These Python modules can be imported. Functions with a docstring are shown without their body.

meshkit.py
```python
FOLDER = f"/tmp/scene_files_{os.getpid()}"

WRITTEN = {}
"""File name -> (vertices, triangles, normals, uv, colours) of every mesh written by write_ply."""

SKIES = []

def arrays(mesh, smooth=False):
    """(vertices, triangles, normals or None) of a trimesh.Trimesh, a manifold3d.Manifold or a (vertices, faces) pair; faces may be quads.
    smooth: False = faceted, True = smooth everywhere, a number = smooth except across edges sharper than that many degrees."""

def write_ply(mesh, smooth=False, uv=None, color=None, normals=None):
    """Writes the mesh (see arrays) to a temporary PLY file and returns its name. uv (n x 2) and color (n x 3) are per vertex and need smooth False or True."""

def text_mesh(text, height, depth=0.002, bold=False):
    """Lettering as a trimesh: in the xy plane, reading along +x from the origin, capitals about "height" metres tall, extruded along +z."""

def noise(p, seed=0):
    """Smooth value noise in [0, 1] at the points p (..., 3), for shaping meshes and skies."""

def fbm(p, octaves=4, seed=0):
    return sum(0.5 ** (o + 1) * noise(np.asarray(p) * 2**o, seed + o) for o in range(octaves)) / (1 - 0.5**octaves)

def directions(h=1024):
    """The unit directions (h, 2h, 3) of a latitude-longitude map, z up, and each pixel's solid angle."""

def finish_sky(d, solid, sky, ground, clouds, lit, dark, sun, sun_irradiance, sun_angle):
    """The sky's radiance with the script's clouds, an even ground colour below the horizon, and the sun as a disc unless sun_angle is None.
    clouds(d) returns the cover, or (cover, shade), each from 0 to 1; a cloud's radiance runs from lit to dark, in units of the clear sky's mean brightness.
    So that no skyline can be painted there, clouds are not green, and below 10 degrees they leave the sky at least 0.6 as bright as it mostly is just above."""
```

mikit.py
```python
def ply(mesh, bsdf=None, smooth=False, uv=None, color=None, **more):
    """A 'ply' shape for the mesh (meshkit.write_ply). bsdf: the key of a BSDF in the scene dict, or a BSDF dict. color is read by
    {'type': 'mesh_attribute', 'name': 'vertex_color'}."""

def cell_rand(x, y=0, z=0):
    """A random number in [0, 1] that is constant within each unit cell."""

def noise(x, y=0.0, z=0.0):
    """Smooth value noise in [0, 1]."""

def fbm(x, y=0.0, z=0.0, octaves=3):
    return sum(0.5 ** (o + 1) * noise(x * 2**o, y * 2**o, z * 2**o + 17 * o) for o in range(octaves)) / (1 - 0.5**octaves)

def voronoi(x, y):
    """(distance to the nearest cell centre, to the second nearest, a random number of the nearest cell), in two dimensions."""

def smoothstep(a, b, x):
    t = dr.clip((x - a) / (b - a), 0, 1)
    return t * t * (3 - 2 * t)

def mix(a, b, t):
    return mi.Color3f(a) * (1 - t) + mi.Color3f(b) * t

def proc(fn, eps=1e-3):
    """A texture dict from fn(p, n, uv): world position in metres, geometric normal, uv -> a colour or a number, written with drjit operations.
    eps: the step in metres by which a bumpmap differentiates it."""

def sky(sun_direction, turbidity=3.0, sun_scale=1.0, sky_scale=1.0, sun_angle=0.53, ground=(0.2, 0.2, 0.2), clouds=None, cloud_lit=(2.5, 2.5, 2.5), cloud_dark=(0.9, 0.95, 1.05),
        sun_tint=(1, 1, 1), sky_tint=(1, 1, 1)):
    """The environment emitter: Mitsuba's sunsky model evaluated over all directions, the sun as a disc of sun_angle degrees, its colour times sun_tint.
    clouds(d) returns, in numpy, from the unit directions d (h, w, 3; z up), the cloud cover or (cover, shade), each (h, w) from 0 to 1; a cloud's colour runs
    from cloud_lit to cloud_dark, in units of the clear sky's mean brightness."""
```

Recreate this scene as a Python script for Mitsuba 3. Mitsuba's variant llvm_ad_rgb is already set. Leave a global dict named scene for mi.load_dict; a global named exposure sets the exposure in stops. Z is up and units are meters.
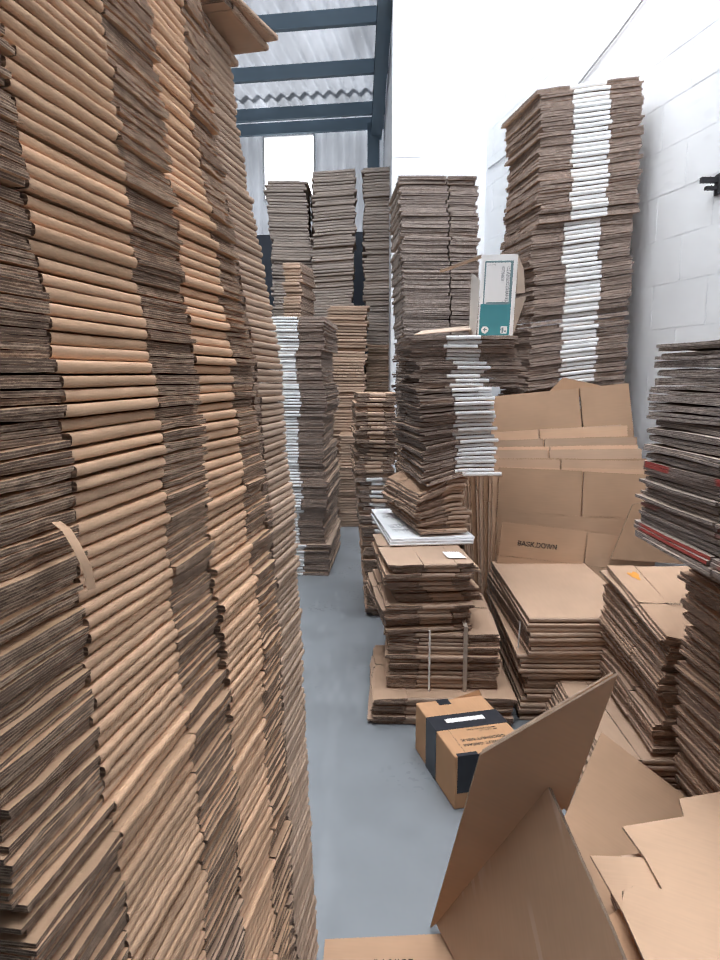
import math, random
import numpy as np, trimesh, mitsuba as mi, drjit as dr
import mikit, meshkit
from mikit import ply, proc, noise, fbm, cell_rand, smoothstep, mix
T = mi.ScalarTransform4f
scene, labels = {}, {}
rng = np.random.default_rng(11)

# ---------------------------------------------------------------- camera, sky, exposure
PITCH = math.radians(8.45)
scene['camera'] = {'type': 'perspective', 'fov': 53.13, 'fov_axis': 'x', 'near_clip': 0.02, 'far_clip': 200.0,
                   'to_world': T().look_at(origin=[0, 0, 1.5], target=[0, math.cos(PITCH), 1.5 - math.sin(PITCH)], up=[0, 0, 1])}


def overcast(d):
    return np.ones(d.shape[:2]), np.clip(0.25 + 0.9 * (meshkit.fbm(d * 3.0, 3) - 0.5), 0, 1)


scene['sky'] = mikit.sky((0.2, 0.3, 0.93), sun_scale=0.0, clouds=overcast, cloud_lit=(2.5, 2.52, 2.58), cloud_dark=(2.0, 2.04, 2.12), ground=(0.25, 0.25, 0.25))
exposure = 4.82

# ---------------------------------------------------------------- materials
def card(face, edge_dark, edge_lite, fold=None, white=False, scuff=False, stain=None, face_white=None):
    """Corrugated board. uv: u = metres along + 4 * sheet number; v 0..1 across a cut edge, 2..3 round a fold, 4.. on a face."""
    fold = fold or face

    def fn(p, n, uv):
        idn = dr.floor(uv.x * 0.25)
        x = uv.x - idn * 4
        v = uv.y
        r, r2 = cell_rand(idn, 7), cell_rand(idn, 3)
        # face: paper fibres, faint flute shadows through the liner
        blot = fbm(p.x * 5, p.y * 5, p.z * 5, 3)
        fib = noise(x * 260, v * 22, idn)
        fcol = mi.Color3f(face) * (0.77 + 0.25 * r + 0.24 * blot + 0.05 * fib)
        fcol = mix(fcol, fcol * mi.Color3f(1.04, 0.97, 0.90), r2)
        wear = smoothstep(0.55, 0.8, noise(x * 30, v * 6, idn + 5))
        gcol = mi.Color3f(fold) * ((0.86 + 0.14 * r + 0.1 * blot + 0.08 * fib) if white else (0.72 + 0.30 * r + 0.26 * blot + 0.10 * fib))
        gcol = mix(gcol, gcol * 1.12, wear * 0.5)
        if not white:
            gcol = mix(gcol, gcol * mi.Color3f(0.96, 1.0, 1.05), r2 * 0.6)
        # cut edge: liners and flutes
        band = dr.abs(dr.sin(v * (2 * math.pi)))
        flute = 0.5 + 0.5 * dr.sin(x * 900 + 3.0 * dr.floor(v * 2))
        rough = noise(x * 90, v * 3, idn + 11)
        lite = dr.clip(1.05 - 1.15 * dr.sqrt(band) + 0.16 * flute * band + 0.7 * (rough - 0.45) + 0.45 * (r2 - 0.5), 0, 1)
        ecol = mix(edge_dark, edge_lite, lite)
        if scuff:
            k = smoothstep(0.60, 0.78, noise(x * 60 + v * 9, v * 7, 3)) * smoothstep(0.45, 0.7, noise(x * 6, v * 5, 6))
            fcol = mix(fcol, mi.Color3f(0.62, 0.50, 0.42), k * 0.55)
        if stain:
            k = smoothstep(0.48, 0.60, noise(x * 5, idn * 0.0 + 2.3, idn))
            ecol = mix(ecol, stain, k * 0.8)
            gcol = mix(gcol, stain, k * 0.6)
        if face_white:
            fcol = mi.Color3f(face_white) * (0.92 + 0.1 * blot)
        c = dr.select(v < 1.5, ecol, dr.select(v < 3.5, gcol, fcol))
        return dr.clip(c, 0.01, 0.95)
    return {'type': 'twosided', 'bsdf': {'type': 'diffuse', 'reflectance': proc(fn)}}


KR, KE0, KE1 = (0.52, 0.355, 0.24), (0.165, 0.112, 0.085), (0.66, 0.475, 0.345)
scene['m_kraft'] = card(KR, KE0, KE1, (0.64, 0.415, 0.27))
scene['m_brown'] = card((0.48, 0.345, 0.255), (0.165, 0.118, 0.095), (0.60, 0.45, 0.35), (0.46, 0.335, 0.25))
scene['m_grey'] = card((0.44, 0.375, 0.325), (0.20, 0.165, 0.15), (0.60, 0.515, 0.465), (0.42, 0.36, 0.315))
scene['m_white'] = card((0.46, 0.35, 0.275), (0.175, 0.135, 0.115), (0.60, 0.48, 0.41), (0.82, 0.84, 0.84), white=True)
scene['m_whiteface'] = card((0.8, 0.82, 0.84), (0.3, 0.26, 0.23), (0.7, 0.68, 0.65), (0.8, 0.82, 0.84), white=True, face_white=(0.80, 0.83, 0.86))
scene['m_panel'] = card((0.46, 0.305, 0.205), (0.22, 0.16, 0.12), (0.50, 0.38, 0.29))
scene['m_scuffed'] = card((0.46, 0.305, 0.205), (0.22, 0.16, 0.12), (0.50, 0.38, 0.29), scuff=True)
scene['m_pale'] = card((0.60, 0.43, 0.31), (0.30, 0.22, 0.17), (0.60, 0.46, 0.36))
scene['m_boxkraft'] = card((0.50, 0.31, 0.19), (0.50, 0.31, 0.19), (0.50, 0.31, 0.19))
scene['m_red'] = card((0.44, 0.375, 0.325), (0.22, 0.17, 0.15), (0.50, 0.42, 0.375), (0.42, 0.36, 0.315), stain=(0.50, 0.07, 0.06))


def flat(c, rough=0.6, spec=0.3, metal=0.0):
    return {'type': 'twosided', 'bsdf': {'type': 'principled', 'base_color': {'type': 'rgb', 'value': list(c)}, 'roughness': rough, 'specular': spec, 'metallic': metal}}


def floor_col(p, n, uv):
    b = fbm(p.x * 1.3, p.y * 1.3, 0, 4)
    s = smoothstep(0.70, 0.80, noise(p.x * 70, p.y * 70)) * smoothstep(0.5, 0.75, noise(p.x * 4, p.y * 4, 4))
    sc = smoothstep(0.62, 0.9, fbm(p.x * 9, p.y * 2.2, 3, 3))
    d = smoothstep(0.45, 0.75, fbm(p.x * 3, p.y * 3, 9, 3))
    c = mi.Color3f(0.225, 0.248, 0.270) * (0.82 + 0.36 * b)
    c = mix(c, mi.Color3f(0.36, 0.39, 0.42), sc * 0.35)
    c = mix(c, mi.Color3f(0.13, 0.14, 0.15), dr.maximum(s * 0.35, d * 0.22))
    return c


scene['m_floor'] = {'type': 'twosided', 'bsdf': {'type': 'principled', 'base_color': proc(floor_col), 'roughness': 0.42, 'specular': 0.4}}


def wall_col(p, n, uv):
    b = fbm(p.x * 2, p.y * 2, p.z * 2, 3)
    s = smoothstep(0.66, 0.78, noise(p.x * 16 + p.y * 9, p.z * 34, 2)) * smoothstep(0.5, 0.7, noise(p.x * 3 + p.y * 2, p.z * 3, 8))
    return mix(mi.Color3f(0.80, 0.83, 0.86) * (0.9 + 0.16 * b), mi.Color3f(0.6, 0.63, 0.65), s * 0.15)


scene['m_wall'] = {'type': 'twosided', 'bsdf': {'type': 'diffuse', 'reflectance': proc(wall_col)}}


def roof_col(p, n, uv):
    b = fbm(p.x * 4, p.y * 1.2, p.z, 3)
    return mi.Color3f(0.46, 0.48, 0.51) * (0.65 + 0.7 * b)


scene['m_roof'] = {'type': 'principledthin', 'base_color': proc(roof_col), 'diff_trans': 0.35, 'roughness': 0.8, 'spec_trans': 0.0}
scene['m_steel'] = flat((0.17, 0.235, 0.29), 0.6)
scene['m_dull'] = flat((0.20, 0.205, 0.21), 0.9)
scene['m_dado'] = flat((0.10, 0.115, 0.14), 0.8)
scene['m_dark'] = flat((0.03, 0.03, 0.035), 0.6)
scene['m_tape'] = flat((0.022, 0.026, 0.035), 0.38, 0.5)
scene['m_paper'] = flat((0.82, 0.82, 0.82), 0.7)
scene['m_teal'] = flat((0.07, 0.27, 0.31), 0.55)
scene['m_ink'] = flat((0.035, 0.028, 0.025), 0.8)
scene['m_inkgrey'] = flat((0.35, 0.36, 0.38), 0.8)
scene['m_strap'] = flat((0.78, 0.76, 0.72), 0.5)
scene['m_strapbeige'] = flat((0.42, 0.36, 0.30), 0.5)
scene['m_orange'] = flat((0.60, 0.26, 0.05), 0.7)
scene['m_redink'] = flat((0.55, 0.05, 0.05), 0.5)
scene['m_brown_plain'] = flat((0.22, 0.14, 0.09), 0.8)
scene['m_panel_plain'] = flat((0.42, 0.33, 0.26), 0.8)
scene['m_paper_grey'] = flat((0.62, 0.60, 0.57), 0.8)
scene['m_tealgrey'] = flat((0.20, 0.29, 0.32), 0.6)
scene['m_glass'] = {'type': 'thindielectric'}

# ---------------------------------------------------------------- helpers
used = {}


def numbered(name):
    k = used.get(name, 0)
    used[name] = k + 1
    return name if k == 0 else f'{name}_{k:03d}'


def part_key(parent, name):
    return parent + '__' + numbered(parent + '/' + name).rsplit('/', 1)[1]


class MB:
    def __init__(self):
        self.V, self.F, self.U, self.n = [], [], [], 0

    def grid(self, P, UV):
        m, n = P.shape[:2]
        i = np.arange(m * n).reshape(m, n)
        q = np.stack([i[:-1, :-1], i[1:, :-1], i[1:, 1:], i[:-1, 1:]], -1).reshape(-1, 4)
        self.F.append(np.vstack([q[:, [0, 1, 2]], q[:, [0, 2, 3]]]) + self.n)
        self.V.append(P.reshape(-1, 3))
        self.U.append(UV.reshape(-1, 2))
        self.n += m * n

    def fan(self, P, UV):
        n = len(P)
        self.F.append(np.array([[0, i, i + 1] for i in range(1, n - 1)]) + self.n)
        self.V.append(P)
        self.U.append(UV)
        self.n += n

    def data(self):
        return np.vstack(self.V), np.vstack(self.F), np.vstack(self.U)


def merge(ds):
    V, F, U, n = [], [], [], 0
    for v, f, u in ds:
        V.append(v); F.append(f + n); U.append(u); n += len(v)
    return np.vstack(V), np.vstack(F), np.vstack(U)


def put(key, d, mat):
    v, f, u = d
    scene[key] = ply((v, f), mat, smooth=True, uv=u)


def tag(key, label=None, cat=None, group=None, kind=None):
    e = {}
    if label: e['label'] = label
    if cat: e['category'] = cat
    if group: e['group'] = group
    if kind: e['kind'] = kind
    labels[key] = e


def mesh_put(key, mesh, mat, smooth=False):
    scene[key] = ply(mesh, mat, smooth=smooth)


def box_mesh(lo, hi):
    lo, hi = np.array(lo, float), np.array(hi, float)
    return trimesh.creation.box(extents=hi - lo, transform=trimesh.transformations.translation_matrix((lo + hi) / 2))


def frame_mesh(mesh, o, ex, ey, ez):
    M = np.eye(4)
    M[:3, 0], M[:3, 1], M[:3, 2], M[:3, 3] = ex, ey, ez, o
    m = mesh.copy()
    m.apply_transform(M)
    return m


def unit(v):
    v = np.asarray(v, float)
    return v / np.linalg.norm(v)


# ---------------------------------------------------------------- the room
def build_room():
    h9 = math.radians(9.46)
    ex9, ey9, o9 = np.array([math.cos(h9), -math.sin(h9), 0]), np.array([math.sin(h9), math.cos(h9), 0]), np.array([0.30, 7.24, 0])

    def turn(v):
        v = np.asarray(v, float) - o9
        return o9 + v[:, :1] * ex9 + v[:, 1:2] * ey9 + v[:, 2:] * np.array([0, 0, 1.0])

    def tbox(lo, hi):
        m = box_mesh(lo, hi)
        m.vertices = turn(m.vertices)
        return m

    mesh_put('floor', box_mesh((-3.6, -4.2, -0.12), (4.2, 11.0, 0.0)), 'm_floor')
    tag('floor', 'grey blue painted concrete floor with scuffs and specks', kind='structure')
    # right wall: painted blockwork, running from the far corner towards the camera
    h = math.radians(-10)
    d = np.array([math.sin(h), math.cos(h), 0])           # away
    nrm = np.array([-d[1], d[0], 0])                      # into the room
    P0 = np.array([1.85, 3.60, 0])
    mesh_put('wall_right', frame_mesh(box_mesh((-8.0, -0.2, 0), (3.72, 0.0, 6.2)), P0, d, nrm, np.array([0, 0, 1.0])), 'm_wall')
    tag('wall_right', 'white painted blockwork wall on the right', kind='structure')
    bw, bh = 0.50, 0.25
    for row in range(3, 22):
        for col in range(-3, 8):
            s0 = col * bw + (bw / 2 if row % 2 else 0)
            s1 = min(s0 + bw, 3.70)
            if s0 > 3.6:
                continue
            m = box_mesh((s0 + 0.003, -0.01, row * bh + 0.003), (s1 - 0.003, 0.002 + 0.001 * rng.random(), (row + 1) * bh - 0.003))
            mesh_put(part_key('wall_right', 'block'), frame_mesh(m, P0, d, nrm, np.array([0, 0, 1.0])), 'm_wall')
    # wall facing the camera at the far end, right of the roofed bay
    yb = 7.24
    mesh_put('wall_back', box_mesh((0.30, yb, 0), (1.5, yb + 0.25, 6.2)), 'm_wall')
    tag('wall_back', 'white painted wall facing the aisle in the far corner', kind='structure')
    k = 0
    mesh_put('wall_pillar', box_mesh((0.30, yb - 0.16, 0), (0.555, yb + 0.01, 6.2)), 'm_wall')
    tag('wall_pillar', 'white painted pillar at the left end of the far wall', kind='structure')
    for i in range(9):
        m = box_mesh((0.297, yb - 0.166, i * 0.73 + 0.006 - 0.17), (0.558, yb - 0.01, i * 0.73 + 0.724 - 0.17))
        if m.bounds[0][2] > 0.1:
            mesh_put(part_key('wall_pillar', 'segment'), m, 'm_wall')
    mesh_put('wall_inner', box_mesh((0.32, yb + 0.25, 0), (0.44, 10.6, 6.2)), 'm_wall')
    tag('wall_inner', 'white wall behind the pillar along the roofed bay', kind='structure')
    mesh_put('wall_left', box_mesh((-3.6, -4.2, 0), (-3.45, 11.0, 6.2)), 'm_dull')
    tag('wall_left', 'grey left wall behind the stacks', kind='structure')
    mesh_put('wall_rear', box_mesh((-3.6, -4.2, 0), (3.2, -4.05, 5.4)), 'm_dull')
    tag('wall_rear', 'grey wall behind the camera', kind='structure')
    # roof of the far bay
    zr = lambda y: 5.13 - (y - 7.8) * 0.079

    def corr(x0, x1, y0, y1, z0, z1, amp=0.028, pitch=0.155, vertical=False, lift=0.0):
        n = int((x1 - x0) / pitch * 8) + 1
        x = np.linspace(x0, x1, n)
        w = amp * np.cos(2 * np.pi * x / pitch) + lift
        P = np.zeros((n, 2, 3))
        P[:, :, 0] = x[:, None]
        if vertical:
            P[:, 0, 1], P[:, 1, 1] = y0 + w, y1 + w
            P[:, 0, 2], P[:, 1, 2] = z0, z1
        else:
            P[:, 0, 1], P[:, 1, 1] = y0, y1
            P[:, 0, 2], P[:, 1, 2] = z0 + w, z1 + w
        Q = P.copy()
        if vertical:
            Q[:, :, 1] += 0.006
        else:
            Q[:, :, 2] += 0.006
        b = MB()
        UV = np.zeros((n, 2, 2))
        b.grid(turn(P.reshape(-1, 3)).reshape(P.shape), UV)
        return b.data()

    mesh_put('ceiling', tbox((-3.6, 5.9, zr(5.9) + 0.10), (0.40, 6.1, zr(5.9) + 0.25)), 'm_steel')
    tag('ceiling', 'corrugated grey roof on blue grey steel purlins', kind='structure')
    w = 0.155 * 6
    xs = np.arange(-3.565, 0.35, w)
    for x0 in xs:
        x1 = min(x0 + w + 0.06, 0.36)
        put(part_key('ceiling', 'roof_sheet'), corr(x0, x1, 5.7, 9.62, zr(5.9), zr(9.62), lift=0.0), 'm_roof')
        put(part_key('ceiling', 'roof_sheet'), corr(x0, x1, 9.50, 10.40, zr(9.50), zr(10.40), lift=-0.012), 'm_roof')
    for y in (6.75, 7.75, 8.75, 9.80, 10.25):
        z = zr(y) - 0.03
        m = trimesh.util.concatenate([tbox((-3.5, y - 0.035, z - 0.15), (0.30, y - 0.025, z)), tbox((-3.5, y - 0.035, z - 0.15), (0.30, y + 0.035, z - 0.14)),
                                      tbox((-3.5, y - 0.035, z - 0.01), (0.30, y + 0.035, z))])
        mesh_put(part_key('ceiling', 'purlin'), m, 'm_steel')
    # rafter along the wall
    b = MB()
    y = np.array([6.0, 7.3, 9.2, 10.25])
    sec = [(0.17, -0.34), (0.31, -0.34), (0.31, -0.18), (0.17, -0.18), (0.17, -0.34)]
    P = np.array([[[sx - 0.02 * (yy - 6) / 4, yy, zr(yy) + sz] for sx, sz in sec] for yy in y])
    b.grid(P, np.zeros((4, 5, 2)))
    b.fan(P[0][:4], np.zeros((4, 2)))
    put('ceiling__rafter', b.data(), 'm_steel')
    b = MB()
    P = np.array([[[0.10 + sx, 10.1 + sy, z] for sx, sy in ((0, 0), (0.16, 0), (0.16, 0.14), (0, 0.14), (0, 0))] for z in (0.0, zr(10.1) - 0.18)])
    b.grid(P, np.zeros((2, 5, 2)))
    put('ceiling__stanchion', b.data(), 'm_steel')
    # end wall of the far bay: corrugated cladding with a clear sheet
    px0, px1, pz0, pz1 = -1.90, -1.19, 3.95, 4.78
    mesh_put('wall_far', tbox((-3.5, 10.36, 0), (0.3, 10.43, 3.45)), 'm_dado')
    tag('wall_far', 'grey corrugated end wall of the roofed bay', kind='structure')
    for x0, x1, z0, z1 in [(-3.45, -2.7, 0, 4.95), (-2.7, px0, 0, 4.95), (px0, px1, 0, pz0), (px0, px1, pz1, 4.95), (px1, -0.5, 0, 4.95), (-0.5, 0.30, 0, 4.95)]:
        put(part_key('wall_far', 'cladding_sheet'), corr(x0, x1, 10.45, 10.45, z0, z1, vertical=True), 'm_roof')
    P = np.array([[[px0, 10.44, pz0], [px0, 10.44, pz1]], [[px1, 10.44, pz0], [px1, 10.44, pz1]]])
    b = MB(); b.grid(turn(P.reshape(-1, 3)).reshape(P.shape), np.zeros((2, 2, 2)))
    put('window_1', b.data(), 'm_glass')
    tag('window_1', 'bright clear sheet set in the corrugated end wall', kind='structure')
    fr = []
    for lo, hi in (((px0 - 0.02, 10.40, pz0 - 0.02), (px0, 10.48, pz1 + 0.02)), ((px1, 10.40, pz0 - 0.02), (px1 + 0.03, 10.48, pz1 + 0.02)), ((px0, 10.40, pz1), (px1, 10.48, pz1 + 0.02)), ((px0, 10.40, pz0 - 0.02), (px1, 10.48, pz0))):
        fr.append(tbox(lo, hi))
    mesh_put('window_1__frame', trimesh.util.concatenate(fr), 'm_paper')
    # near roof: opaque over the left and rear, open rooflight over the aisle, crossed by purlins
    mesh_put('ceiling_near', box_mesh((-3.6, -4.2, 5.40), (-1.3, 5.9, 5.48)), 'm_roof')
    tag('ceiling_near', 'grey roof over the left stacks', kind='structure')
    mesh_put('ceiling_rear', box_mesh((-1.3, -4.2, 5.40), (3.3, 0.3, 5.48)), 'm_roof')
    tag('ceiling_rear', 'grey roof behind the camera', kind='structure')


# ---------------------------------------------------------------- flattened cartons
sheet_no = [0]


def slab(b, x0, x1, y0, y1, z0, z1, uid, nx=4, ny=3, jf=0.0, je=0.0, curl=0.0, r=rng):
    """A board: front edge at y0 and ends wander by jf / je, its front edge lifts or droops by curl."""
    X = np.repeat(np.linspace(x0, x1, nx)[:, None], ny, 1)
    Yv = np.repeat(np.linspace(y0, y1, ny)[None, :], nx, 0)
    Yv[:, 0] += jf * r.normal(size=nx)
    X[0] += je * r.normal(size=ny)
    X[-1] += je * r.normal(size=ny)
    c = np.zeros((nx, ny))
    c[:, 0] = curl * (0.4 + 0.6 * r.normal(size=nx))
    c[0, :] += curl * 0.7 * r.normal(size=ny)
    top, bot = np.stack([X, Yv, z1 + c], -1), np.stack([X, Yv, z0 + c], -1)
    u = 4.0 * uid + 0.3
    fuv = np.stack([u + X - x0, 4 + np.clip(Yv, 0, 1.9)], -1)
    b.grid(top, fuv)
    b.grid(bot[::-1], fuv[::-1])

    def side(A, B, s):
        P = np.stack([A, B], 1)
        UV = np.stack([np.stack([u + s, 0 * s], -1), np.stack([u + s, 0 * s + 1], -1)], 1)
        b.grid(P, UV)
    side(top[:, 0], bot[:, 0], X[:, 0] - x0)
    side(bot[:, -1], top[:, -1], X[:, -1] - x0)
    side(bot[0], top[0], Yv[0] - y0)
    side(top[-1], bot[-1], Yv[-1] - y0)


def body_loft(b, x0, x1, D, t, uid, nx, rb, jf, yoff, r=rng):
    """The folded middle of a carton: rounded fold at y = 0 and at y = D."""
    xs = np.linspace(x0, x1, nx)
    ph = np.linspace(math.pi / 2, -math.pi / 2, 7)
    s = np.sign(np.sin(ph)) * np.abs(np.sin(ph)) ** 0.8
    c = np.clip(np.cos(ph), 0, 1) ** 0.75
    u = 4.0 * uid + 0.3
    w = yoff + jf * r.normal(size=nx)
    bul = 1 + 0.06 * r.normal(size=nx)
    sk = 0.12 * r.normal()
    top = np.stack([np.stack([xs, w + rb, 0 * xs + t], -1), np.stack([xs, 0 * xs + D * 0.5, 0 * xs + t], -1), np.stack([xs, 0 * xs + D - rb, 0 * xs + t], -1)], 1)
    fuv = np.stack([u + top[..., 0] - x0, 4 + np.clip(top[..., 1], 0, 1.9)], -1)
    b.grid(top, fuv)
    bot = top * [1, 1, 0]
    b.grid(bot[::-1], fuv[::-1])
    for front in (1, 0):
        yc = (w + rb)[:, None] - (rb * bul)[:, None] * c[None] * (1 + sk * s[None]) if front else D - rb + rb * c[None] + 0 * xs[:, None]
        P = np.stack([np.repeat(xs[:, None], 7, 1), yc, t / 2 + t / 2 * np.repeat(s[None], nx, 0)], -1)
        UV = np.stack([u + P[..., 0] - x0, np.repeat(np.linspace(2, 3, 7)[None], nx, 0)], -1)
        b.grid(P if front else P[::-1], UV if front else UV[::-1])
    for j in (0, -1):
        yf = (w[j] + rb) - rb * bul[j] * c
        ring = [[xs[j], y, t / 2 + t / 2 * z] for y, z in zip(yf, s)] + [[xs[j], D, 0], [xs[j], D, t]]
        P = np.array(ring)
        b.fan(P, np.stack([u + P[:, 1], P[:, 2] / t], -1))


def carton(L, D, t, fl, fr, split=0.58, rough=1.0, nx=6, rb=0.40, yoff=0.0, nyf=3, fj=0.0025):
    """Parts {name: (V, F, UV)} of one flattened carton lying on z = 0: folds at y = 0 and y = D, flap ends at x = 0 and x = L."""
    sheet_no[0] += 1
    uid = sheet_no[0] % 900
    out = []
    b = MB()
    g = 0.0015
    body_loft(b, fl + (g if fl else 0), L - fr - (g if fr else 0), D, t * (1 if fl + fr == 0 else 0.98), uid, nx, rb * t, 0.0006 * rough, yoff)
    out.append(('body', b.data()))
    for x0, x1, on in ((0, fl, fl), (L - fr, L, fr)):
        if not on:
            continue
        b = MB()
        for z0, z1 in ((0.02 * t, 0.47 * t), (0.53 * t, 0.98 * t)):
            off = 0.002 + yoff + fj * rough * rng.normal()
            e = 0.003 * rough * rng.normal()
            xa, xb = (x0 + e, x1) if x0 == 0 else (x0, x1 + e)
            for ya, yb in ((off, split * D - 0.005), (split * D + 0.005, D - 0.002)):
                slab(b, xa, xb, ya, yb, z0, z1, uid, 4, nyf, 0.0012 * rough, 0.002 * rough, 0.08 * t * rough)
        out.append(('flap', b.data()))
    return out


SHORT = {'thin kraft flattened carton in the far end stack of the left wall': 'thin kraft stack ending the left wall',
         'flattened carton with white band in the tall left stack past the kraft wall': 'white banded left stack past the kraft wall',
         'flattened carton with broad white band in the tallest stack by the right wall': 'tallest white banded stack by the right wall',
         'grey brown flattened carton in the slotted stack against the far corner': 'grey slotted stack before the far corner',
         'dark brown flattened carton lying on the floor at the foot of the strapped bundle': 'low floor pile under the strapped bundle',
         'flattened carton in the strapped bundle beside the taped box': 'strapped bundle behind the taped box',
         'brown flattened carton between the strapped bundle and the white sheets': 'brown pile between strapped bundle and white sheets',
         'white faced flattened carton with small print poking out into the aisle': 'thin white faced pile poking into the aisle',
         'brown flattened carton drooping below the white striped middle stack': 'drooping brown pile below the white striped stack',
         'flattened carton with white stripe in the bulging middle stack': 'white striped bulging stack in the middle',
         'flattened carton with white band in the low stack under the teal box': 'white banded pile under the teal box',
         'worn flattened carton in the narrow stack behind the bulging middle stack': 'worn narrow stack behind the bulging middle stack',
         'kraft flattened carton in the squat stack with a clean flat top': 'squat flat topped stack below the leaning pile',
         'flattened carton in the low stepped pile under the curled stack': 'low stepped pile under the curled stack',
         'flattened carton with curled corner in the stack beside the red stained stack': 'curled stack beside the red stained stack',
         'grey brown flattened carton in the red stained stack at the right edge': 'red stained stack at the right edge',
         'dim grey flattened carton in the far left stack beneath the bright clear sheet': 'dim far stack beneath the bright clear sheet',
         'dim grey flattened carton in the tilted far stack left of the dark gap': 'dim tilted far stack in the middle',
         'dim grey flattened carton in the far stack beside the pillar': 'dim far stack beside the white pillar',
         'small brown flattened carton in the narrow stack behind the white banded left stack': 'narrow brown stack behind the white banded stack',
         'reddish brown flattened carton in the low stack closing the end of the aisle': 'low brown stack closing the aisle end',
         'brown flattened carton in the far stack below the tilted grey ones': 'brown far stack below the tilted grey ones'}
stuff, top_map = [], {}


def ordinal(n):
    return f"{n}{'th' if 10 < n % 100 < 14 else {1: 'st', 2: 'nd', 3: 'rd'}.get(n % 10, 'th')}"




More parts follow.
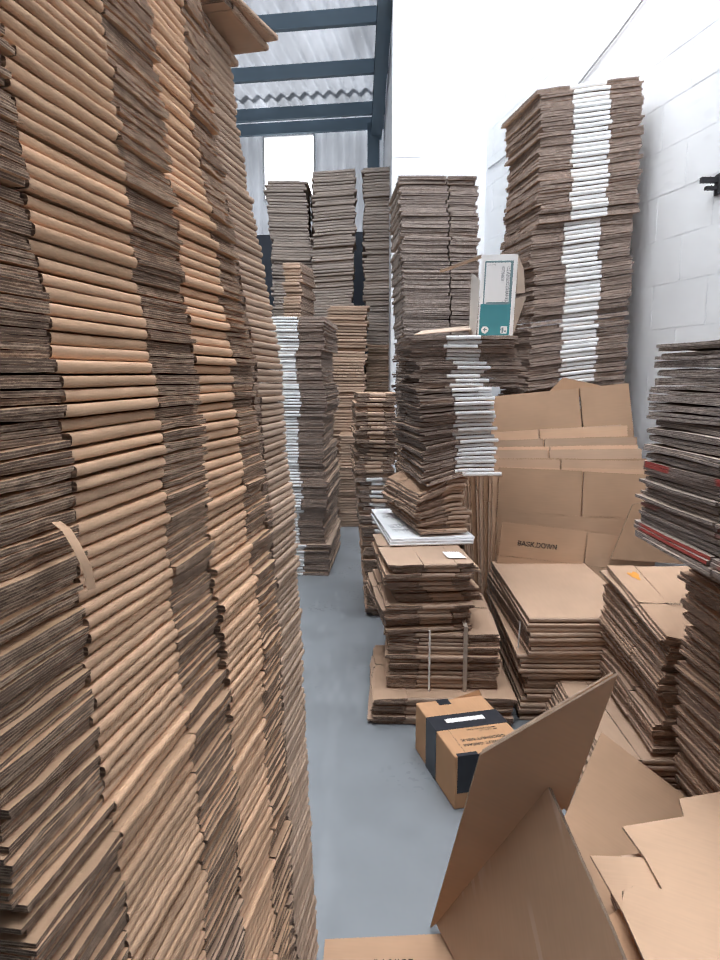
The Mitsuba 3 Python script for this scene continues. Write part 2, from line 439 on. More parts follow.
def stack(name, label, O, ex, L, D, n, pitch, fl, fr, mat, k0=0, mode='fold', split=0.58, group=None, lod=2, tilt=None, lean=None, amp=0.008, jit=0.006, bundle=12, boff=0.015,
          rot=1.0, rough=1.0, z0=0.0, cat='flattened carton', nx=6, fill=0.9, top_label=None, special=None, mats=None, flip=False, stuff_ok=True, nyf=3, extra=None, warp=None, order=True, rb=.4):
    """A stack of n flattened cartons. O: front left bottom corner; ex: along the front; the front looks back along ey."""
    O = np.array([O[0], O[1], 0.0])
    ex = unit([ex[0], ex[1], 0])
    ey = np.array([-ex[1], ex[0], 0])
    seed = int(rng.integers(1, 9999))
    bd = {}
    keys = []
    for k in range(n):
        q = k // bundle
        if q not in bd:
            bd[q] = (boff * rng.normal(), boff * rng.normal(), math.radians(rot) * rng.normal())
        dx = bd[q][0] + jit * rng.normal()
        dy = bd[q][1] + jit * rng.normal()
        rz = bd[q][2] + math.radians(rot * 0.35) * rng.normal()
        if extra and k in extra:
            dx += extra[k][0]; dy += extra[k][1]; rz += math.radians(extra[k][2])
        t = pitch * min(0.99, fill * (0.86 + 0.20 * rng.random()))
        if mode == 'fold':
            parts = carton(L, D, t, fl, fr, split, rough, nx, nyf=nyf, rb=rb, yoff=0.0016 * rng.normal() if rb > .45 else 0.0)
        else:
            parts = carton(D, L, t, fl, fr, split, rough, nx, nyf=nyf)
        res = []
        zc = z0 + k * pitch
        le = lean(zc) if lean else (0, 0)
        cx, cy = L / 2, D / 2
        def mapper(v, k=k, dx=dx, dy=dy, rz=rz, le=le, zc=zc):
            x, y = v[:, 0] - cx, v[:, 1] - cy
            X = cx + x * math.cos(rz) - y * math.sin(rz) + dx + le[0]
            Yy = cy + x * math.sin(rz) + y * math.cos(rz) + dy + le[1]
            p = np.stack([(X - le[0]) / 0.32, (Yy - le[1]) / 0.32, np.full(len(X), k / 13.0)], -1)
            z = v[:, 2] + zc + amp * 2 * (meshkit.fbm(p, 2, seed) - 0.5) * min(1, k / 6)
            if tilt:
                sx, sy = tilt(k / max(n - 1, 1))
                z = z + sx * (X - le[0]) + sy * (Yy - le[1])
            if warp:
                z = z + warp(X - le[0], Yy - le[1], k / max(n - 1, 1))
            W = O + X[:, None] * ex + Yy[:, None] * ey
            W[:, 2] = np.maximum(z, 0.0005)
            return W
        for pn, (v, f, u) in parts:
            if mode == 'cut':
                v = np.stack([v[:, 1], v[:, 0], v[:, 2]], -1)
                f = f[:, ::-1]
            if flip:
                v = v * [-1, 1, 1] + [L, 0, 0]
            res.append((pn, (mapper(v), f, u)))
        top_map['map'], top_map['t'] = mapper, t
        if k < k0:
            stuff.append(merge([d for _, d in res]))
            continue
        key = numbered(name)
        m = mats(k) if mats else mat
        if lod == 1:
            put(key, merge([d for _, d in res]), m)
        else:
            for pn, d in res:
                pk = part_key(key, pn)
                put(pk, d, m)
                if m == 'm_white' and pn == 'body':
                    labels[pk] = {'label': 'white printed middle band'}
        tag(key, label, cat, group or label)
        keys.append(key)
    if order and keys:
        for j, kk in enumerate(reversed(keys)):
            if True:
                tag(kk, ('topmost flattened carton' if j == 0 else f'{ordinal(j + 1)} flattened carton from the top') + f' of the {SHORT[label]}', cat, group or label)
    if top_label and keys:
        tag(keys[-1], top_label, cat, group or label)
    return keys


build_room()

# --- left wall of stacks: a = along the wall, w(z) = its distance from the aisle line through the camera
A = np.array([math.sin(math.radians(9.46)), math.cos(math.radians(9.46))])


def wl(pts):
    zs, ws = zip(*pts)
    return lambda z: (0.0, float(np.interp(z, zs, ws)))


w1 = wl([(0, .335), (.16, .341), (.9, .353), (1.13, .373), (1.32, .380), (1.5, .40), (1.8, .42), (2.2, .46)])
w2 = wl([(0, .335), (.16, .341), (.9, .355), (1.13, .373), (1.5, .40), (1.9, .45), (2.2, .49)])
w3 = wl([(0, .335), (.16, .341), (.93, .368), (1.5, .402), (1.97, .483), (2.3, .52)])
near = stack('kraft_carton', 'thick kraft flattened carton with rounded folds in the nearest stack of the left wall', A * 0.48, A, 0.49, 0.5, 143, 0.0140, .147, .14, 'm_kraft', k0=50, order=False,
      lean=w1, amp=0.004, jit=0.0026, rot=0.45, rough=0.9, bundle=16, boff=0.002, nx=8, fill=0.91, rb=.46)
for j, kk in enumerate(near):
    d = j - (95 - 50)
    where = 'thick kraft flattened carton level with the torn strip in the nearest left stack' if d == 0 else f"{ordinal(abs(d))} kraft flattened carton {'above' if d > 0 else 'below'} the torn strip in the nearest left stack"
    tag(kk, where, 'flattened carton', 'cartons of the nearest stack in the left wall')
stack('kraft_carton', 'kraft flattened carton with narrow flaps in the second stack of the left wall', A * 0.973, A, 0.272, 0.5, 152, 0.0140, 0, .107, 'm_kraft', k0=24, order=False,
      lean=w2, amp=0.004, jit=0.0026, rot=0.5, rough=0.9, bundle=14, boff=0.002, nx=6, fill=0.91, rb=.46)
stack('thin_kraft_carton', 'thin kraft flattened carton in the far end stack of the left wall', A * 1.25, A, 0.20, 0.5, 166, 0.0130, .03, 0, 'm_brown', k0=0,
      lean=w3, amp=0.003, jit=0.0016, rot=0.35, rough=0.8, bundle=14, boff=0.002, nx=4, fill=0.96, lod=1,
      extra={164: (0.06, -0.06, -5), 165: (0.07, -0.08, -10), 162: (0.03, -0.01, 2)})

# --- far side of the aisle
def E(hd):
    h = math.radians(hd)
    return (math.cos(h), -math.sin(h))


e1 = E(3.6)
stack('white_banded_carton', 'flattened carton with white band in the tall left stack past the kraft wall', (-.235 - .62 * e1[0], 5.243 - .62 * e1[1]), e1, .62, .95, 88, .0216, .16, .185, 'm_white', lod=2,
      lean=lambda z: (-0.04 * z / 1.9, 0), amp=.006, jit=.005, bundle=11, boff=.014, split=.5)
stack('white_banded_carton', 'flattened carton with broad white band in the tallest stack by the right wall', (1.0, 4.3), E(-6), .60, .62, 118, .0260, .19, .19, 'm_white', k0=48, lod=2,
      tilt=lambda q: (0.16 * q ** .5, 0.02), amp=.008, jit=.006, bundle=9, boff=.012, split=.5)
stack('grey_carton', 'grey brown flattened carton in the slotted stack against the far corner', (.29, 4.6), E(-2.6), .48, .62, 113, .0238, .10, .10, 'm_grey', k0=50, mode='cut', split=.62, lod=2,
      lean=lambda z: (-0.06 * (z - 1.6) if z > 1.6 else 0, 0), amp=.008, jit=.005, bundle=16, boff=.008)

# column on the right of the aisle, from the floor up
stack('floor_carton', 'dark brown flattened carton lying on the floor at the foot of the strapped bundle', (.03, 2.93), E(2), .60, .62, 6, .021, .14, .14, 'm_brown', amp=.006, jit=.012, rough=1.6, bundle=3, boff=.02)
stack('strapped_carton', 'flattened carton in the strapped bundle beside the taped box', (.13, 3.0), E(2), .48, .6, 13, .0195, .13, .13, 'm_brown', z0=.13, amp=.006, jit=.006, rough=1.5, boff=.006, bundle=20)
stack('brown_carton', 'brown flattened carton between the strapped bundle and the white sheets', (.105, 3.0), E(-4), .375, .62, 15, .0208, .15, .08, 'm_brown', z0=.385, amp=.006, jit=.010, rough=1.3, bundle=3, boff=.018,
      lean=lambda z: (0.04 * (z - .4), 0))
kk = stack('white_sheet_carton', 'white faced flattened carton with small print poking out into the aisle', (.145, 3.30), E(-4), 
           .40, .75, 3, .012, .0, .0, 'm_whiteface', z0=.70, amp=.003, jit=.012, rot=2, boff=.01)
sheet_map, sheet_t = top_map['map'], top_map['t']
stack('drooping_carton', 'brown flattened carton drooping below the white striped middle stack', (.29, 3.33), E(-13), .235, .6, 13, .0205, .13, .0, 'm_brown', z0=.745, amp=.012, jit=.010, rough=1.6, bundle=5, boff=.012, lod=2,
      lean=lambda z: (-.03 * (z - .745), 0), warp=lambda x, y, q: -0.07 * q * np.clip((0.16 - x) / 0.16, 0, 1.2))
stack('white_striped_carton', 'flattened carton with white stripe in the bulging middle stack', (.31, 3.33), E(-8), .35, .6, 22, .0195, .16, .0, 'm_white', z0=1.02, amp=.012, jit=.008, rough=1.4, bundle=7, boff=.012, lod=2,
      lean=lambda z: (-.05 * (z - 1.02) / .45, 0), warp=lambda x, y, q: -0.05 * (1 - q) * np.clip((0.16 - x) / 0.16, 0, 1.2))
stack('short_white_banded_carton', 'flattened carton with white band in the low stack under the teal box', (.24, 3.33), E(-4), .50, .55, 12, .0195, .17, .17, 'm_white', z0=1.437, amp=.008, jit=.012, rough=1.2, bundle=3, boff=.012)
stack('narrow_carton', 'worn flattened carton in the narrow stack behind the bulging middle stack', (-.02, 4.3), E(-3), .24, .5, 52, .0265, .07, .07, 'm_brown', k0=8, amp=.012, jit=.010, bundle=8, boff=.016, lod=2,
      lean=lambda z: (.05 * (1 - z / 1.4), 0), mats=lambda k: 'm_white' if 17 < k < 34 and k % 3 else 'm_brown')

# right side, near
stack('flat_carton', 'kraft flattened carton in the squat stack with a clean flat top', (.705, 2.94), E(0.4), .50, .95, 23, .0205, .0, .0, 'm_brown', amp=.004, jit=.006, bundle=5, boff=.008,
      top_label='topmost clean kraft carton on the squat stack below the leaning pile')
flat_map, flat_t = top_map['map'], top_map['t']
stack('base_carton', 'flattened carton in the low stepped pile under the curled stack', (.83, 2.30), E(0), .70, .66, 9, .021, .12, .12, 'm_brown', amp=.003, jit=.004, bundle=9, boff=.0, rot=.4,
      lean=lambda z: (z * .45 - .05, 0), lod=2)
stack('curled_carton', 'flattened carton with curled corner in the stack beside the red stained stack', (1.03, 2.92), (0.0, -1), .60, .45, 21, .0205, .11, .11, 'm_brown', z0=.20, mode='cut', split=.58, amp=.006, jit=.008, bundle=5, boff=.008, rough=1.5,
      warp=lambda x, y, q: .085 * q * (1 - x / .6) - .03 * q * np.clip((x - .42) / .18, 0, 1.2) * np.clip(y / .2, 0, 1))
curl_map, curl_t = top_map['map'], top_map['t']
curl_key = f"curled_carton_{used['curled_carton'] - 1:03d}"


def sstep(a, b, x):
    t = min(max((x - a) / (b - a), 0), 1)
    return t * t * (3 - 2 * t)


stack('tall_right_carton', 'grey brown flattened carton in the red stained stack at the right edge', (1.075, 2.27), (0.04, -1), .95, .6, 63, .0252, .12, .12, 'm_grey', mode='cut', split=.5, amp=.010, jit=.008, bundle=9, boff=.008, rough=1.6,
      lean=lambda z: (-.02, -.165 * sstep(.90, .99, z) + .03 * sstep(1.25, 1.6, z)), mats=lambda k: 'm_red' if k in (40, 43, 45, 47, 48) else ('m_grey' if k > 37 else 'm_brown'))

# --- far bay, dim stacks
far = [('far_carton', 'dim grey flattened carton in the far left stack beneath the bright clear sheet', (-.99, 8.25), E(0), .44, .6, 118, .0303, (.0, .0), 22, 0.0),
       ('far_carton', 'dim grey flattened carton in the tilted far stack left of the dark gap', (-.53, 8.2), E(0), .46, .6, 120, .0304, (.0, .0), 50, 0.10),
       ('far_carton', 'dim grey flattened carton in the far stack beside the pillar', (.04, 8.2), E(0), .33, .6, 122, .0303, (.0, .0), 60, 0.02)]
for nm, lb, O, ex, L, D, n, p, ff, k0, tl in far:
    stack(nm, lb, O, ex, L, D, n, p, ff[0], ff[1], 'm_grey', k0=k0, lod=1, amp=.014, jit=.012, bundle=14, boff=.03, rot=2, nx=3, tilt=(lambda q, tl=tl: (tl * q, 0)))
stack('far_brown_carton', 'small brown flattened carton in the narrow stack behind the white banded left stack', (-.69, 6.6), E(10), .16, .5, 84, .0295, 0, 0, 'm_brown', k0=60, lod=1, nx=3, amp=.008, jit=.008)
stack('low_brown_carton', 'reddish brown flattened carton in the low stack closing the end of the aisle', (-.20, 6.95), E(0), .24, .5, 34, .0265, 0, 0, 'm_brown', lod=1, nx=3, amp=.004, jit=.005)
stack('middle_far_carton', 'brown flattened carton in the far stack below the tilted grey ones', (-.33, 7.5), E(0), .40, .5, 72, .0303, 0, 0, 'm_brown', k0=30, lod=1, nx=3, amp=.012, jit=.012, bundle=9, boff=.03)

put('hidden_cartons', merge(stuff), 'm_brown')
tag('hidden_cartons', 'lowest flattened cartons at the foot of the stacks mostly out of sight', 'flattened cartons', kind='stuff')


# ---------------------------------------------------------------- single things
def poly_sheet(pts, t, outer_n=None):
    """A flat board with the planar outline pts (world points), thickness t behind its face. Returns (V, F, UV)."""
    from shapely.geometry import Polygon
    pts = np.asarray(pts, float)
    c = pts.mean(0)
    _, _, vt = np.linalg.svd(pts - c)
    e1, nn = vt[0], vt[2]
    if outer_n is not None and nn @ np.asarray(outer_n) < 0:
        nn = -nn
    e2 = np.cross(nn, e1)
    xy = np.stack([(pts - c) @ e1, (pts - c) @ e2], -1)
    poly = Polygon(xy)
    v2, f2 = trimesh.creation.triangulate_polygon(poly, engine='earcut')
    ring = np.asarray(poly.exterior.coords)[:-1]
    sheet_no[0] += 1
    u0 = 4.0 * (sheet_no[0] % 900) + 1.5
    w = lambda p2, h: c + p2[:, :1] * e1 + p2[:, 1:2] * e2 + h * nn
    b = MB()
    for h in (0, -t):
        b.V.append(w(v2, h)); b.F.append(np.asarray(f2) + b.n); b.U.append(np.stack([u0 + v2[:, 0], 5 + np.clip(v2[:, 1], -.9, .9)], -1)); b.n += len(v2)
    for i in range(len(ring)):
        q = np.stack([ring[i], ring[(i + 1) % len(ring)]])
        P = np.stack([w(q, 0), w(q, -t)], 1)
        l = np.array([0, np.linalg.norm(q[1] - q[0])])
        b.grid(P, np.stack([np.stack([u0 - 1 + l, 0 * l], -1), np.stack([u0 - 1 + l, 0 * l + 1], -1)], 1))
    return b.data()


def put_flat(key, d, mat):
    v, f, u = d
    v, u = v[f].reshape(-1, 3), u[f].reshape(-1, 2)
    scene[key] = ply((v, np.arange(len(v)).reshape(-1, 3)), mat, uv=u)


def text_at(key, text, h, o, right, up, mat='m_ink', depth=0.0008, bold=False, n=None, mapf=None):
    m = meshkit.text_mesh(text, h, depth, bold)
    if mapf:
        m.vertices = mapf(np.asarray(m.vertices))
    else:
        right, up = unit(right), unit(up)
        m = frame_mesh(m, o, right, up, np.cross(right, up))
    mesh_put(key, m, mat)


CAM = np.array([0, 0, 1.5])

# --- leaning pile
def lean_sheet(name, label, O, right, up, W, Hh, t, fl, split, cat='flattened carton', group=None, mat='m_panel'):
    right, up = unit(right), unit(up)
    up = unit(up - (up @ right) * right)
    n = np.cross(right, up)
    key = numbered(name)
    for pn, (v, f, u) in carton(Hh, W, t, fl, fl, split, 1.0, 5, nyf=3):
        X = np.array(O) + v[:, 1:2] * right + v[:, :1] * up + v[:, 2:3] * n
        X[:, 2] = np.maximum(X[:, 2], 0.001)
        put(part_key(key, pn), (X, f[:, ::-1], u), mat)
    tag(key, label, cat, group)
    return key, np.array(O), right, up, n


lean_sheet('leaning_carton', 'large brown carton at the back of the leaning pile below the tallest stack', (.65, 4.00, .05), (.88, .04, .085), (.115, .22, 1.29), 1.06, 1.31, .016, .27, .72)
lr = np.random.default_rng(5)
for i in range(9):
    q = i / 8
    lean_sheet('leaning_carton', f'{ordinal(9 - i)} edge of a brown carton from the front in the middle of the leaning pile', (.65 + .075 * q + .006 * lr.normal(), 3.985 - .10 * q, .04 + .02 * (i % 2)), (.88, .03 - .02 * q, .05 - .07 * q), (.13, .19, 1.1), .95 - .02 * q,
               1.13 - .185 * q + .005 * lr.normal(), .011, .24, .45 + .02 * lr.normal(), group='cartons in the middle of the leaning pile',
               mat=('m_brown', 'm_pale', 'm_panel', 'm_brown', 'm_pale', 'm_brown', 'm_panel', 'm_brown', 'm_pale')[i])
lean_sheet('leaning_carton', 'smooth brown carton with a slot at the front of the leaning pile', (.735, 3.86, .05), (.86, -.02, -.04), (.13, .17, .90), .86, .94, .012, .25, .55)
k, O, r_, u_, n_ = lean_sheet('leaning_carton', 'low kraft carton with dark lettering at the foot of the leaning pile', (.715, 3.80, .20), (.75, -.02, -.085), (.08, .07, .47), .86, .50, .010, .18, .55)
text_at(k + '__lettering', 'BASK.DOWN', .026, O + r_ * .10 + u_ * .385 + n_ * .0104, r_, u_, bold=True)
put_flat('tilted_carton', poly_sheet([(1.47, 3.82, .80), (1.36, 3.80, .50), (1.75, 3.78, .48), (1.75, 3.80, .84)], .010, (0, -1, .2)), 'm_panel')
tag('tilted_carton', 'kraft carton tilted behind the red stained stack at the right end of the leaning pile', 'flattened carton')
mesh_key = 'loose_flap_carton'
put_flat(mesh_key, poly_sheet([(1.09, 4.255, 1.37), (1.42, 4.245, 1.36), (1.40, 4.25, 1.43), (1.19, 4.26, 1.475)], .012, (0, -1, .3)), 'm_panel')
tag(mesh_key, 'small brown carton corner sticking up behind the leaning pile', 'flattened carton')

# --- open carton leaning in the foreground: upright panel and sloping panel share a crease
pA, pB, pC = np.array([.190, 1.75, .012]), np.array([.286, 1.60, .600]), np.array([.566, 1.50, .845])
pD, pE, pA2 = np.array([.499, 1.600, .453]), np.array([.449, 1.592, .523]), np.array([.205, 1.743, .032])
pF = np.array([.507, 1.30, .391])
put_flat('open_carton__panel', poly_sheet([pA, pB, pC, pD, pE, pA2], .009, (-.15, -.96, -.2)), 'm_panel')
put_flat('open_carton__panel_001', poly_sheet([pA2, pE, pF, (.526, 1.193, .336), (.284, 1.503, .008)], .009, (-.88, -.33, .34)), 'm_scuffed')
labels['open_carton__panel_001'] = {'label': 'scuffed lower panel below the crease'}
# a second layer of board just behind the upright panel
off = np.array([.010, .024, .004])
put_flat('open_carton__panel_002', poly_sheet([pA + off, pB + off + [0, 0, -.008], pC + off + [-.012, 0, -.012], pD + off], .007, (-.15, -.96, -.2)), 'm_panel')
tag('open_carton', 'large open brown carton propped upright in the foreground in front of the taped box', 'cardboard box')

put_flat('floor_flat_carton', poly_sheet([(-.093, 1.711, .014), (.30, 1.735, .014), (.30, 1.20, .014), (-.10, 1.20, .014)], .012, (0, 0, 1)), 'm_panel')
text_at('floor_flat_carton__lettering', 'B A S K E T', .014, np.array([.035, 1.628, .0145]), (1, 0.02, 0), (-.02, 1, 0), bold=True)
tag('floor_flat_carton', 'flat brown carton with dark lettering on the floor at the bottom edge', 'flattened carton')

# smooth sheet on a short sloping pile behind the open carton
P3 = np.array([(.865, 2.386, .27), (1.053, 2.188, .12), (.98, 1.85, .10), (.66, 1.70, .19), (.605, 1.42, .20), (.46, 1.42, .24), (.45, 1.66, .24), (.596, 1.917, .245)])
c3 = P3.mean(0); n3 = np.linalg.svd(P3 - c3)[2][2]; n3 = n3 if n3[2] > 0 else -n3
P3 = P3 - ((P3 - c3) @ n3)[:, None] * n3
for i in range(6):
    sh = -n3 * .017 * i + np.array([.018, .012, 0]) * i
    k = numbered('sloping_carton')
    Q = P3 + sh
    Q[:, 2] = np.maximum(Q[:, 2], .012)
    put_flat(k, poly_sheet(Q, .011, n3), 'm_panel')
    tag(k, 'smooth tan carton sheet on top of the sloping pile behind the open carton' if i == 0 else f'{ordinal(i)} tan carton edge below the smooth sheet of the sloping pile', 'flattened carton', None if i == 0 else 'sloping pile of tan cartons')
for i in range(5):
    k = numbered('lying_carton')
    put_flat(k, poly_sheet(np.array([(1.02 + .03 * i, 2.22, .02 + .02 * i), (1.55, 2.25, .02 + .02 * i), (1.55, 1.60, .02 + .02 * i), (1.0 + .03 * i, 1.60, .02 + .02 * i)]), .014, (0, 0, 1)), 'm_brown')
    tag(k, f'{ordinal(5 - i)} carton from the top lying between sloping pile and red stained stack', 'flattened carton', 'low cartons by the red stained stack')

# torn pale carton at the lower right corner, on a pile that mostly lies outside the picture
T1 = [(.661, 1.666, .37), (.835, 1.708, .37), (.857, 1.786, .37), (1.111, 1.852, .37), (.95, 1.169, .37), (.551, 1.169, .37), (.557, 1.379, .37), (.585, 1.447, .37), (.624, 1.453, .37), (.669, 1.444, .37), (.672, 1.546, .37)]
put_flat('torn_carton__panel', poly_sheet(T1, .006, (0, 0, 1)), 'm_pale')
T2 = [(.553, 1.578, .355), (.678, 1.56, .361), (.675, 1.457, .361), (.613, 1.469, .356), (.586, 1.457, .352), (.566, 1.391, .352)]
put_flat('torn_carton__torn_flap', poly_sheet(T2, .005, (0, 0, 1)), 'm_pale')
T3 = [(.514, 1.41, .31), (.594, 1.454, .325), (.61, 1.28, .325), (.51, 1.28, .31)]
put_flat('torn_carton__folded_flap', poly_sheet(T3, .005, (0, 0, 1)), 'm_panel')
tag('torn_carton', 'pale torn flattened carton with ragged flaps in the lower right corner', 'flattened carton')
for i in range(14):
    k = numbered('under_carton')
    z = .012 + .0245 * i
    put_flat(k, poly_sheet(np.array([(.62 + .02 * (i % 3), 1.60 + .01 * (i % 2), z), (1.2, 1.70, z), (1.2, 1.05, z), (.60, 1.02, z)]), .022, (0, 0, 1)), 'm_brown')
    tag(k, f'{ordinal(14 - i)} carton down in the pile beneath the pale torn carton', 'flattened carton', 'pile beneath the torn carton')

# --- taped box on the floor
bo, bx_, by_ = np.array([.326, 2.303, 0]), unit([.97, .245, 0]), unit([-.245, .97, 0])
BW, BL, BH = .285, .425, .197
bz = np.array([0, 0, 1.0])


def on_box(lo, hi):
    return frame_mesh(box_mesh(lo, hi), bo, bx_, by_, bz)


import manifold3d
sp = [manifold3d.Manifold.sphere(.006, 12).translate([x, y, z]) for x in (.006, BW - .006) for y in (.006, BL - .006) for z in (.006, BH - .006)]
hull = manifold3d.Manifold.batch_hull(sp).to_mesh()
hm = trimesh.Trimesh(np.array(hull.vert_properties[:, :3]), np.array(hull.tri_verts))
hm = frame_mesh(hm, bo, bx_, by_, bz)
sheet_no[0] += 1
uvb = np.stack([4.0 * (sheet_no[0] % 900) + 1.5 + hm.vertices @ bx_ * .8, 5.0 + np.clip(hm.vertices @ by_ - 2.4, -.9, .9)], -1)
scene['taped_box__body'] = ply(hm, 'm_boxkraft', smooth=True, uv=uvb)
mesh_put('taped_box__tape', trimesh.util.concatenate([on_box((-.0012, .185, BH - .0002), (BW + .0012, .295, BH + .0012)), on_box((-.0012, .185, .0), (.0002, .295, BH + .0012)), on_box((BW - .0002, .185, .0), (BW + .0012, .295, BH + .0012))]), 'm_tape')
labels['taped_box__tape'] = {'label': 'wide dark tape band'}
mesh_put('taped_box__tape_001', trimesh.util.concatenate([on_box((.010, -.0012, .06), (.10, .0002, BH + .0012)), on_box((.010, -.0012, BH - .0002), (.085, .018, BH + .0012))]), 'm_tape')
mesh_put('taped_box__tape_002', trimesh.util.concatenate([on_box((.085, BL - .045, BH - .0002), (.135, BL + .0012, BH + .0015))]), 'm_tape')
mesh_put('taped_box__label', on_box((.060, .232, BH + .001), (.215, .262, BH + .0020)), 'm_paper')
labels['taped_box__label'] = {'label': 'white paper strip'}
mesh_put('taped_box__seam', on_box((.045, .02, BH - .0005), (.0465, .184, BH + .0006)), 'm_brown_plain')
put_flat('taped_box__flap', poly_sheet([bo + bx_ * .16 + by_ * (BL - .004) + bz * BH, bo + bx_ * .283 + by_ * (BL - .002) + bz * BH, bo + bx_ * .275 + by_ * (BL + .004) + bz * (BH + .022)], .003), 'm_boxkraft')
for txt, h, xx, yy in (('COCONUT MILK', .0155, .232, .105), ('COCONUT CREAM', .0155, .250, .072), ('SANT', .0155, .262, .036)):
    text_at(part_key('taped_box', 'lettering'), txt, h, bo + bx_ * xx + by_ * yy + bz * (BH + .0003), -bx_, -by_, bold=True)
text_at(part_key('taped_box', 'lettering'), 'KEEP IN A COOL DRY PLACE', .006, bo + bx_ * .225 + by_ * .170 + bz * (BH + .0003), -bx_, -by_)
text_at(part_key('taped_box', 'lettering'), 'NET 400 ML X 24', .006, bo + bx_ * .225 + by_ * .155 + bz * (BH + .0003), -bx_, -by_)
tag('taped_box', 'small brown coconut milk box with dark tape bands standing on the grey floor', 'cardboard box')

# --- straps of the bundle, loose strap end, stuck papers
def strap(key, x, z0, z1, w, mat, label, y=2.986, depth=.12):
    o = np.array([.13, 3.0, 0]); ex = np.array([*E(2), 0]); ey = np.array([-ex[1], ex[0], 0])
    ms = [frame_mesh(box_mesh((x - .13, -.020, z0), (x - .13 + w, -.0185, z1)), o, ex, ey, bz), frame_mesh(box_mesh((x - .13, -.020, z1 - .001), (x - .13 + w, depth, z1 + .0005)), o, ex, ey, bz)]
    mesh_put(key, trimesh.util.concatenate(ms), mat)
    tag(key, label, 'strap')


strap('white_strap', .298, .125, .392, .008, 'm_strap', 'thin white plastic strap around the left part of the strapped bundle')
strap('beige_strap', .448, .125, .420, .017, 'm_strapbeige', 'wide beige strap around the right part of the strapped bundle')
mesh_put('loose_strap', trimesh.util.concatenate([frame_mesh(box_mesh((0, -.001, 0), (.009, .001, .13)), np.array([.692, 3.02, .30]), unit([.25, -.97, 0]), unit([.97, .25, 0]), unit([.03, -.06, 1])), ]), 'm_strap')
tag('loose_strap', 'white strap end hanging on the left side of the squat stack', 'strap')

# sticker on the carton top in front of the white sheets
put_flat('paper_sticker', poly_sheet([(.385, 3.05, .704), (.465, 3.05, .704), (.445, 3.16, .704), (.37, 3.16, .704)], .001, (0, 0, 1)), 'm_paper')
tag('paper_sticker', 'white paper label on the carton above the strapped bundle', 'label')
# lettering and stains on the top cartons
text_at(part_key(curl_key, 'lettering'), 'BASKDOWN', .016, None, None, None, mapf=lambda v: curl_map(np.stack([.36 - v[:, 1], .10 + v[:, 0], curl_t + .0012 + v[:, 2]], -1)))


pr = []
for yy, x0, x1 in ((.50, .03, .06), (.52, .03, .07), (.55, .035, .06), (.30, .03, .10), (.27, .03, .12), (.24, .03, .09), (.19, .03, .13), (.16, .03, .11)):
    pr.append(box_mesh((x0, yy, sheet_t + .0004), (x1, yy + .009, sheet_t + .0011)))
pm = trimesh.util.concatenate(pr)
pm.vertices = sheet_map(np.asarray(pm.vertices))
mesh_put(part_key(kk[-1], 'print'), pm, 'm_inkgrey')


def stain(key, cx, cy, rx, ry, mapf, t, mat):
    a = np.linspace(0, 2 * np.pi, 19)[:-1]
    rr = 1 + .25 * np.sin(3 * a + 1) + .15 * np.sin(5 * a)
    P = np.stack([cx + rx * rr * np.cos(a), cy + ry * rr * np.sin(a), np.full(18, t + .0009)], -1)
    V = np.vstack([[[cx, cy, t + .0009]], P])
    F = np.array([[0, 1 + i, 1 + (i + 1) % 18] for i in range(18)])
    mesh_put(key, trimesh.Trimesh(mapf(V), F, process=False), mat)


stain(part_key(curl_key, 'stain'), .10, .075, .035, .02, curl_map, curl_t, 'm_orange')

# --- white and teal open carton standing on the low stack
to = np.array([.560, 3.50, (1.455 + 11 * .0195 + .004)]); tx, ty = unit([.985, -.17, 0]), unit([.17, .985, 0])
tz = unit([.035, -.02, 1])
tW, tH, tD, tt = .165, .375, .17, .004


def tb(lo, hi):
    return frame_mesh(box_mesh(lo, hi), to, tx, ty, tz)


key = 'teal_box'
mesh_put('teal_box__front', tb((0, 0, 0), (tW, tt, tH)), 'm_paper')
mesh_put('teal_box__side', tb((-.001, 0, 0), (tt, tD, tH)), 'm_paper')
mesh_put('teal_box__back', tb((0, tD, 0), (tW, tD + tt, tH)), 'm_panel_plain')
mesh_put('teal_box__lower_print', tb((.006, -.0008, .004), (tW - .018, .0002, .150)), 'm_teal')
mesh_put('teal_box__border', trimesh.util.concatenate([tb((.016, -.0008, .150), (.022, .0002, .345)), tb((tW - .030, -.0008, .150), (tW - .018, .0002, .345)), tb((.016, -.0008, .338), (tW - .018, .0002, .346))]), 'm_tealgrey')
mesh_put('teal_box__strip', tb((.030, -.0012, .146), (tW - .028, -.0002, .158)), 'm_tealgrey')
ci = trimesh.creation.cylinder(.017, .001, sections=28)
ci.apply_transform(trimesh.transformations.rotation_matrix(math.pi / 2, [1, 0, 0])); ci.apply_translation([.033, -.001, .030])
mesh_put('teal_box__round_mark', frame_mesh(ci, to, tx, ty, tz), 'm_paper')
mesh_put('teal_box__square_mark', tb((tW - .058, -.0014, .012), (tW - .028, -.0004, .046)), 'm_paper')
mesh_put('teal_box__square_mark__figure', trimesh.util.concatenate([tb((tW - .054, -.0020, .016), (tW - .045, -.0010, .040)), tb((tW - .041, -.0020, .018), (tW - .033, -.0010, .026))]), 'm_tealgrey')
mesh_put('teal_box__round_mark__figure', trimesh.util.concatenate([tb((.024, -.0020, .028), (.042, -.0014, .033)), tb((.030, -.0020, .022), (.035, -.0014, .039))]), 'm_tealgrey')
text_at('teal_box__lettering', 'CLASSIC SHAPED', .014, to + tx * .118 + tz * .320 - ty * .0005, -tz, tx, 'm_inkgrey', bold=True)
text_at('teal_box__lettering_001', 'CONES', .014, to + tx * .094 + tz * .320 - ty * .0005, -tz, tx, 'm_inkgrey', bold=True)
text_at('teal_box__lettering_002', '24 X 10', .007, to + tx * .030 + tz * .325 - ty * .0005, tx, tz, 'm_inkgrey')


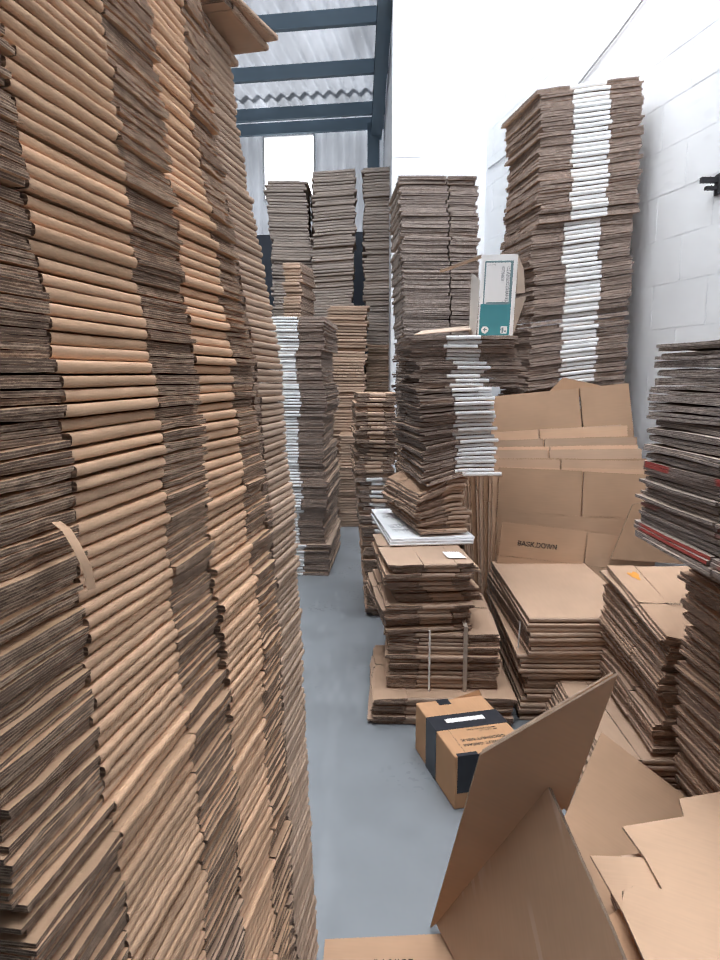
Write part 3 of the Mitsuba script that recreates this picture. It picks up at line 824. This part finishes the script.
def flapq(key, pts, mat='m_panel_plain'):
    put_flat(key, poly_sheet([to + tx * a + ty * b + tz * c for a, b, c in pts], .004), mat)


flapq('teal_box__flap', [(-.004, .0, tH), (-.004, .12, tH), (-.20, .16, tH - .055), (-.20, .06, tH - .062)])
flapq('teal_box__flap_001', [(-.040, .03, .0), (-.004, .0, .0), (-.004, .0, .26), (-.042, .05, .30)], 'm_paper_grey')
flapq('teal_box__flap_002', [(tW, .0, tH), (tW, .0, tH * .52), (tW + .048, .05, tH * .54), (tW + .022, .05, tH * .82)])
flapq('teal_box__flap_003', [(tW, .0, .01), (tW, .0, tH * .46), (tW + .050, .05, tH * .50)])
flapq('teal_box__flap_004', [(-.30, -.04, .012), (-.03, -.02, .022), (-.03, .10, .060), (-.27, .06, .020)])
tag('teal_box', 'open white and teal carton with flaps out standing on the low banded stack', 'cardboard box')

# --- torn strip on the left wall, cable and bracket on the right wall
b = MB()
q = np.array([(.583, .376, 1.368), (.577, .364, 1.362), (.576, .356, 1.346), (.583, .354, 1.326), (.590, .357, 1.304)])
P = np.array([[[*(A * (a - .006) + np.array([-A[1], A[0]]) * (w_ - .002 * i)), z] for a, w_, z in [row]][0] for i, row in enumerate(q)])
P2 = P + np.array([*(A * .015), -.002])
b.grid(np.stack([P, P2], 1), np.stack([np.stack([np.full(5, 3333.), 5 + np.arange(5) * .02], -1), np.stack([np.full(5, 3333.02), 5 + np.arange(5) * .02], -1)], 1))
put('torn_strip', b.data(), 'm_pale')
tag('torn_strip', 'torn pale kraft strip hanging from the front of the left wall of cartons', 'torn strip')


def tube_mesh(pts, r, sides=6):
    import sys
    p = np.asarray(pts, float)
    t = np.gradient(p, axis=0); t /= np.linalg.norm(t, axis=1, keepdims=True)
    a = np.cross(t, [0, 0, 1.0]); a /= np.linalg.norm(a, axis=1, keepdims=True)
    c = np.cross(t, a)
    an = np.linspace(0, 2 * np.pi, sides + 1)
    G = p[:, None] + r * (np.cos(an)[None, :, None] * a[:, None] + np.sin(an)[None, :, None] * c[:, None])
    b = MB(); b.grid(G, np.zeros(G.shape[:2] + (2,)))
    return b.data()


nw = np.array([-math.cos(math.radians(10)), -math.sin(math.radians(10)), 0]) * .014
cab = np.array([(1.72, 4.33, 3.74), (1.674, 4.598, 3.667), (1.627, 4.866, 3.598), (1.561, 5.24, 3.521), (1.51, 5.526, 3.457), (1.35, 6.433, 3.40), (1.27, 6.89, 3.40), (1.225, 7.16, 3.41)]) + nw
put('wall_cable', tube_mesh(cab, .006), 'm_inkgrey')
tag('wall_cable', 'thin grey cable running down across the white right wall', 'cable')
mesh_put('wall_bracket', trimesh.util.concatenate([box_mesh((1.72, 3.80, 2.45), (1.83, 3.83, 2.475)), box_mesh((1.745, 3.80, 2.415), (1.83, 3.83, 2.432)), box_mesh((1.80, 3.79, 2.39), (1.835, 3.84, 2.49))]), 'm_dark')
tag('wall_bracket', 'small dark metal bracket on the white wall at the right edge', 'bracket')
